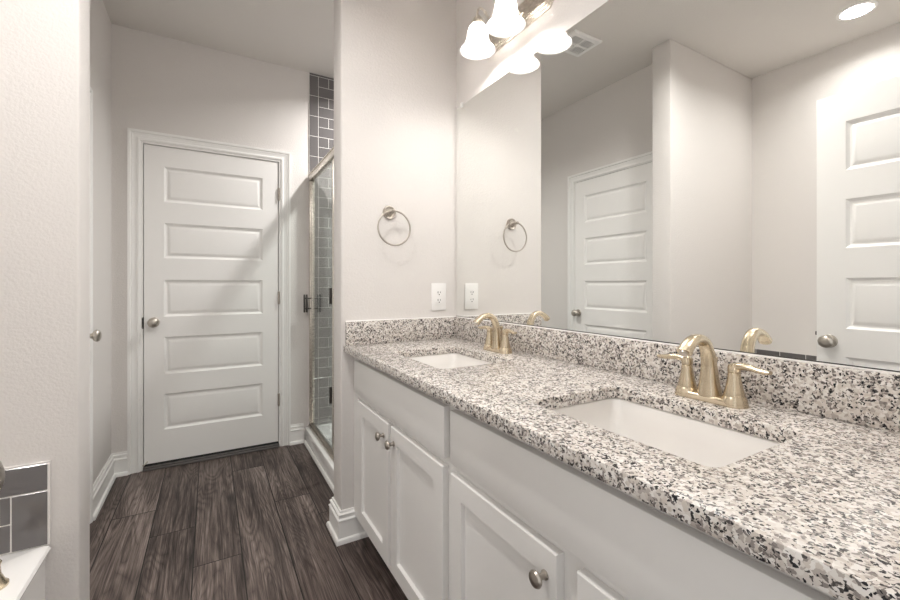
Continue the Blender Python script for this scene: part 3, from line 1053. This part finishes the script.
# ------------------------------------------------------------------ towel ring
root = thing('towel_ring', 'round satin nickel towel ring on the bright wall above the outlet', 'towel ring', (0.742, T, 1.50))
px, pz = 0.742, 1.503
bm = bmesh.new()
lathe(bm, (px, T - 0.0002, pz), (0, -1, 0), [(0, 0.0325), (0.006, 0.0330), (0.009, 0.0315), (0.010, 0.0285), (0.008, 0.0250), (0.007, 0.0190), (0.011, 0.0150), (0.016, 0.0125), (0.018, 0)], 36)
obj('rosette', bm, PEWT, root)
bm = bmesh.new()
lathe(bm, (px, T - 0.012, pz), (0, -1, 0), [(0, 0.009), (0.010, 0.0065), (0.026, 0.006), (0.030, 0.0075), (0.042, 0.0085), (0.050, 0.0075), (0.054, 0.004), (0.055, 0)], 28)
obj('post', bm, PEWT, root)
bm = bmesh.new()
R = 0.0805
cz = pz - R + 0.002
pts = [(px + 0.008 + R * math.sin(2 * PI * k / 72), T - 0.048 + 0.0 * k, cz + R * math.cos(2 * PI * k / 72)) for k in range(72)]
sweep(bm, pts, [(0.0040, 0.0040)] * 72, (0, 1, 0), 12, True)
obj('ring', bm, PEWT, root)

# ------------------------------------------------------------------ outlet
ox, oz = 1.0115, 1.097
root = thing('outlet', 'white duplex wall outlet right of the towel ring', 'outlet', (ox, T, oz))
bm = bmesh.new()
box(bm, ox - 0.042, ox + 0.042, T - 0.006, T - 0.0002, oz - 0.069, oz + 0.069, 0.0025)
obj('cover_plate', bm, PLASW, root)
for dz in (0.0195, -0.0195):
    bm = bmesh.new()
    lp2 = rrect(ox - 0.0165, ox + 0.0165, oz + dz - 0.0145, oz + dz + 0.0145, 0.009, 6)
    loft(bm, [[(a, T - 0.0055, b) for a, b in lp2], [(a, T - 0.0078, b) for a, b in lp2]], True, True)
    rc = obj('receptacle', bm, PLASW, root)
    bm = bmesh.new()
    box(bm, ox - 0.0085, ox - 0.0055, T - 0.0083, T - 0.0077, oz + dz - 0.002, oz + dz + 0.008)
    box(bm, ox + 0.0055, ox + 0.0080, T - 0.0083, T - 0.0077, oz + dz - 0.001, oz + dz + 0.007)
    lathe(bm, (ox, T - 0.0077, oz + dz - 0.0085), (0, -1, 0), [(0, 0.003), (0.0006, 0.003)], 12)
    obj('slots', bm, DARKP, rc)
bm = bmesh.new()
lathe(bm, (ox, T - 0.0058, oz), (0, -1, 0), [(0, 0.003), (0.001, 0.003), (0.0015, 0.001), (0.0015, 0)], 12)
obj('screw', bm, PLASW, root)

# ------------------------------------------------------------------ vanity lights
def vanity_light(yc, label):
    zc = 2.262
    root = thing('vanity_light', label, 'lamp', (M, yc, zc), 'two-bulb vanity lights')
    hl, hh, cut = 0.245, 0.056, 0.042
    def octa(i, x):
        a, h, c = hl - i, hh - i, cut - i * 0.41
        p = [(a, -h + c), (a, h - c), (a - c, h), (-a + c, h), (-a, h - c), (-a, -h + c), (-a + c, -h), (a - c, -h)]
        return [(x, yc + u, zc + v) for u, v in p]
    bm = bmesh.new()
    loft(bm, [octa(0, M - 0.0003), octa(0, M - 0.007), octa(0.004, M - 0.0085), octa(0.006, M - 0.0085), octa(0.007, M - 0.014), octa(0.012, M - 0.0155), octa(0.014, M - 0.0155), octa(0.015, M - 0.021), octa(0.022, M - 0.0235), octa(0.026, M - 0.0235)], True, True)
    obj('backplate', bm, NICKL, root, 25)
    for s in (1, -1):
        ys = yc + s * 0.0965
        xs = M - 0.130
        y_in = yc + s * 0.060
        bm = bmesh.new()
        lathe(bm, (M - 0.023, y_in, zc), (-1, 0, 0), [(0, 0.018), (0.004, 0.018), (0.008, 0.012), (0.010, 0.006)], 24)
        pts = catmull([(M - 0.028, y_in, zc), (M - 0.050, y_in + s * 0.006, zc - 0.002), (M - 0.075, y_in + s * 0.018, zc + 0.022), (M - 0.098, y_in + s * 0.029, zc + 0.066), (M - 0.118, ys - s * 0.001, zc + 0.078), (xs - 0.002, ys, zc + 0.058), (xs, ys, zc + 0.038)], 8)
        sweep(bm, pts, [(0.0048, 0.0048)] * len(pts), (0, 1, 0), 14)
        obj('arm', bm, NICKL, root)
        bm = bmesh.new()
        lathe(bm, (xs, ys, zc + 0.042), (0, 0, -1), [(0, 0.006), (0.002, 0.011), (0.010, 0.014), (0.012, 0.019), (0.026, 0.025), (0.036, 0.030), (0.040, 0.031), (0.042, 0.027)], 30)
        obj('socket', bm, NICKL, root)
        bm = bmesh.new()
        outer = [(0.000, 0.0265), (0.004, 0.0310), (0.014, 0.0385), (0.028, 0.0430), (0.046, 0.0450), (0.062, 0.0475), (0.078, 0.0540), (0.092, 0.0640), (0.102, 0.0720), (0.109, 0.0775)]
        inner = [(t, r - 0.0028) for t, r in outer[::-1]]
        inner[0] = (0.1092, 0.0752)
        lathe(bm, (xs, ys, zc + 0.003), (0, 0, -1), outer + inner, 48, False)
        sh = obj('shade', bm, SHADE, root, 60)
        bm = bmesh.new()
        lathe(bm, (xs, ys, zc - 0.002), (0, 0, -1), [(0, 0.012), (0.030, 0.0125), (0.040, 0.018), (0.052, 0.0255), (0.064, 0.0285), (0.076, 0.0265), (0.086, 0.018), (0.091, 0.008), (0.092, 0)], 28)
        obj('bulb', bm, BULB, root)
    return root
vl = vanity_light(1.374, 'brushed nickel two-shade vanity light on the wall above the mirror')
dup(vl, (M, 0.541, vl.location.z), 'added unseen copy of the two-shade vanity light, out of frame above the nearer sink')  # copy added out of frame to help light the room

# ------------------------------------------------------------------ ceiling fittings
def can(x, y, r, lens, watts, label):
    root = thing('recessed_light', label, 'lamp', (x, y, CE))
    bm = bmesh.new()
    lathe(bm, (x, y, CE - 0.0002), (0, 0, -1), [(0, r + 0.018), (0.003, r + 0.018), (0.006, r + 0.012), (0.006, r + 0.001), (0.002, r), (0, r)], 48, False)
    obj('trim_ring', bm, PLASW, root)
    bm = bmesh.new()
    lathe(bm, (x, y, CE - 0.0005), (0, 0, -1), [(0, r - 0.0005), (0.0035, r - 0.0005), (0.0045, r - 0.004), (0.0045, 0)], 48)
    obj('lens', bm, lens, root)
    ld = bpy.data.lights.new('can_lamp', 'AREA')
    ld.shape = 'DISK'
    ld.size = 2 * r - 0.012
    ld.energy = watts
    ld.color = (1.0, 0.97, 0.94)
    ld.spread = math.radians(CAN_SPREAD)
    lo = bpy.data.objects.new('can_lamp', ld)
    COL.objects.link(lo)
    lo.parent = root
    lo.location = (0, 0, -0.0062)
can(-0.995, 0.893, 0.070, CANL, TUB_CAN_W, 'round recessed ceiling light over the tub, seen lit in the mirror')
can(0.05, 1.05, 0.070, CANL, AISLE_FILL_W, 'added fill light, a round recessed can over the aisle, out of frame before the vanity')  # unseen lamp added to brighten the counter and the end door
can(1.15, 2.70, 0.070, CANL, SHOWER_CAN_W, 'round recessed ceiling light over the shower, behind the towel ring wall')

vx0, vx1, vy0, vy1 = 0.030, 0.275, 1.825, 2.030
root = thing('exhaust_vent', 'square white exhaust fan grille on the ceiling, seen in the mirror', 'vent', ((vx0 + vx1) / 2, (vy0 + vy1) / 2, CE))
bm = bmesh.new()
def vr(i, z):
    return [(vx0 + i, vy0 + i, z), (vx1 - i, vy0 + i, z), (vx1 - i, vy1 - i, z), (vx0 + i, vy1 - i, z)]
loft(bm, [vr(0, CE - 0.0003), vr(0, CE - 0.006), vr(0.006, CE - 0.014), vr(0.030, CE - 0.017), vr(0.032, CE - 0.016), vr(0.033, CE - 0.005)])
obj('frame', bm, PLASW, root, 20)
bm = bmesh.new()
box(bm, vx0 + 0.031, vx1 - 0.031, vy0 + 0.031, vy1 - 0.031, CE - 0.005, CE - 0.0035)
obj('duct_opening', bm, DARKP, root, 0)
bm = bmesh.new()
n = 12
for k in range(n + 1):
    wd = 0.0014 if k != n // 2 else 0.0065
    xx = vx0 + 0.032 + (vx1 - vx0 - 0.064) * k / n
    box(bm, xx - wd, xx + wd, vy0 + 0.031, vy1 - 0.031, CE - 0.0155, CE - 0.012)
    yy = vy0 + 0.032 + (vy1 - vy0 - 0.064) * k / n
    box(bm, vx0 + 0.031, vx1 - 0.031, yy - wd, yy + wd, CE - 0.0152, CE - 0.0123)
box(bm, (vx0 + vx1) / 2 - 0.018, (vx0 + vx1) / 2 + 0.018, (vy0 + vy1) / 2 - 0.014, (vy0 + vy1) / 2 + 0.014, CE - 0.018, CE - 0.012, 0.002)
obj('grille', bm, PLASW, root, 0)
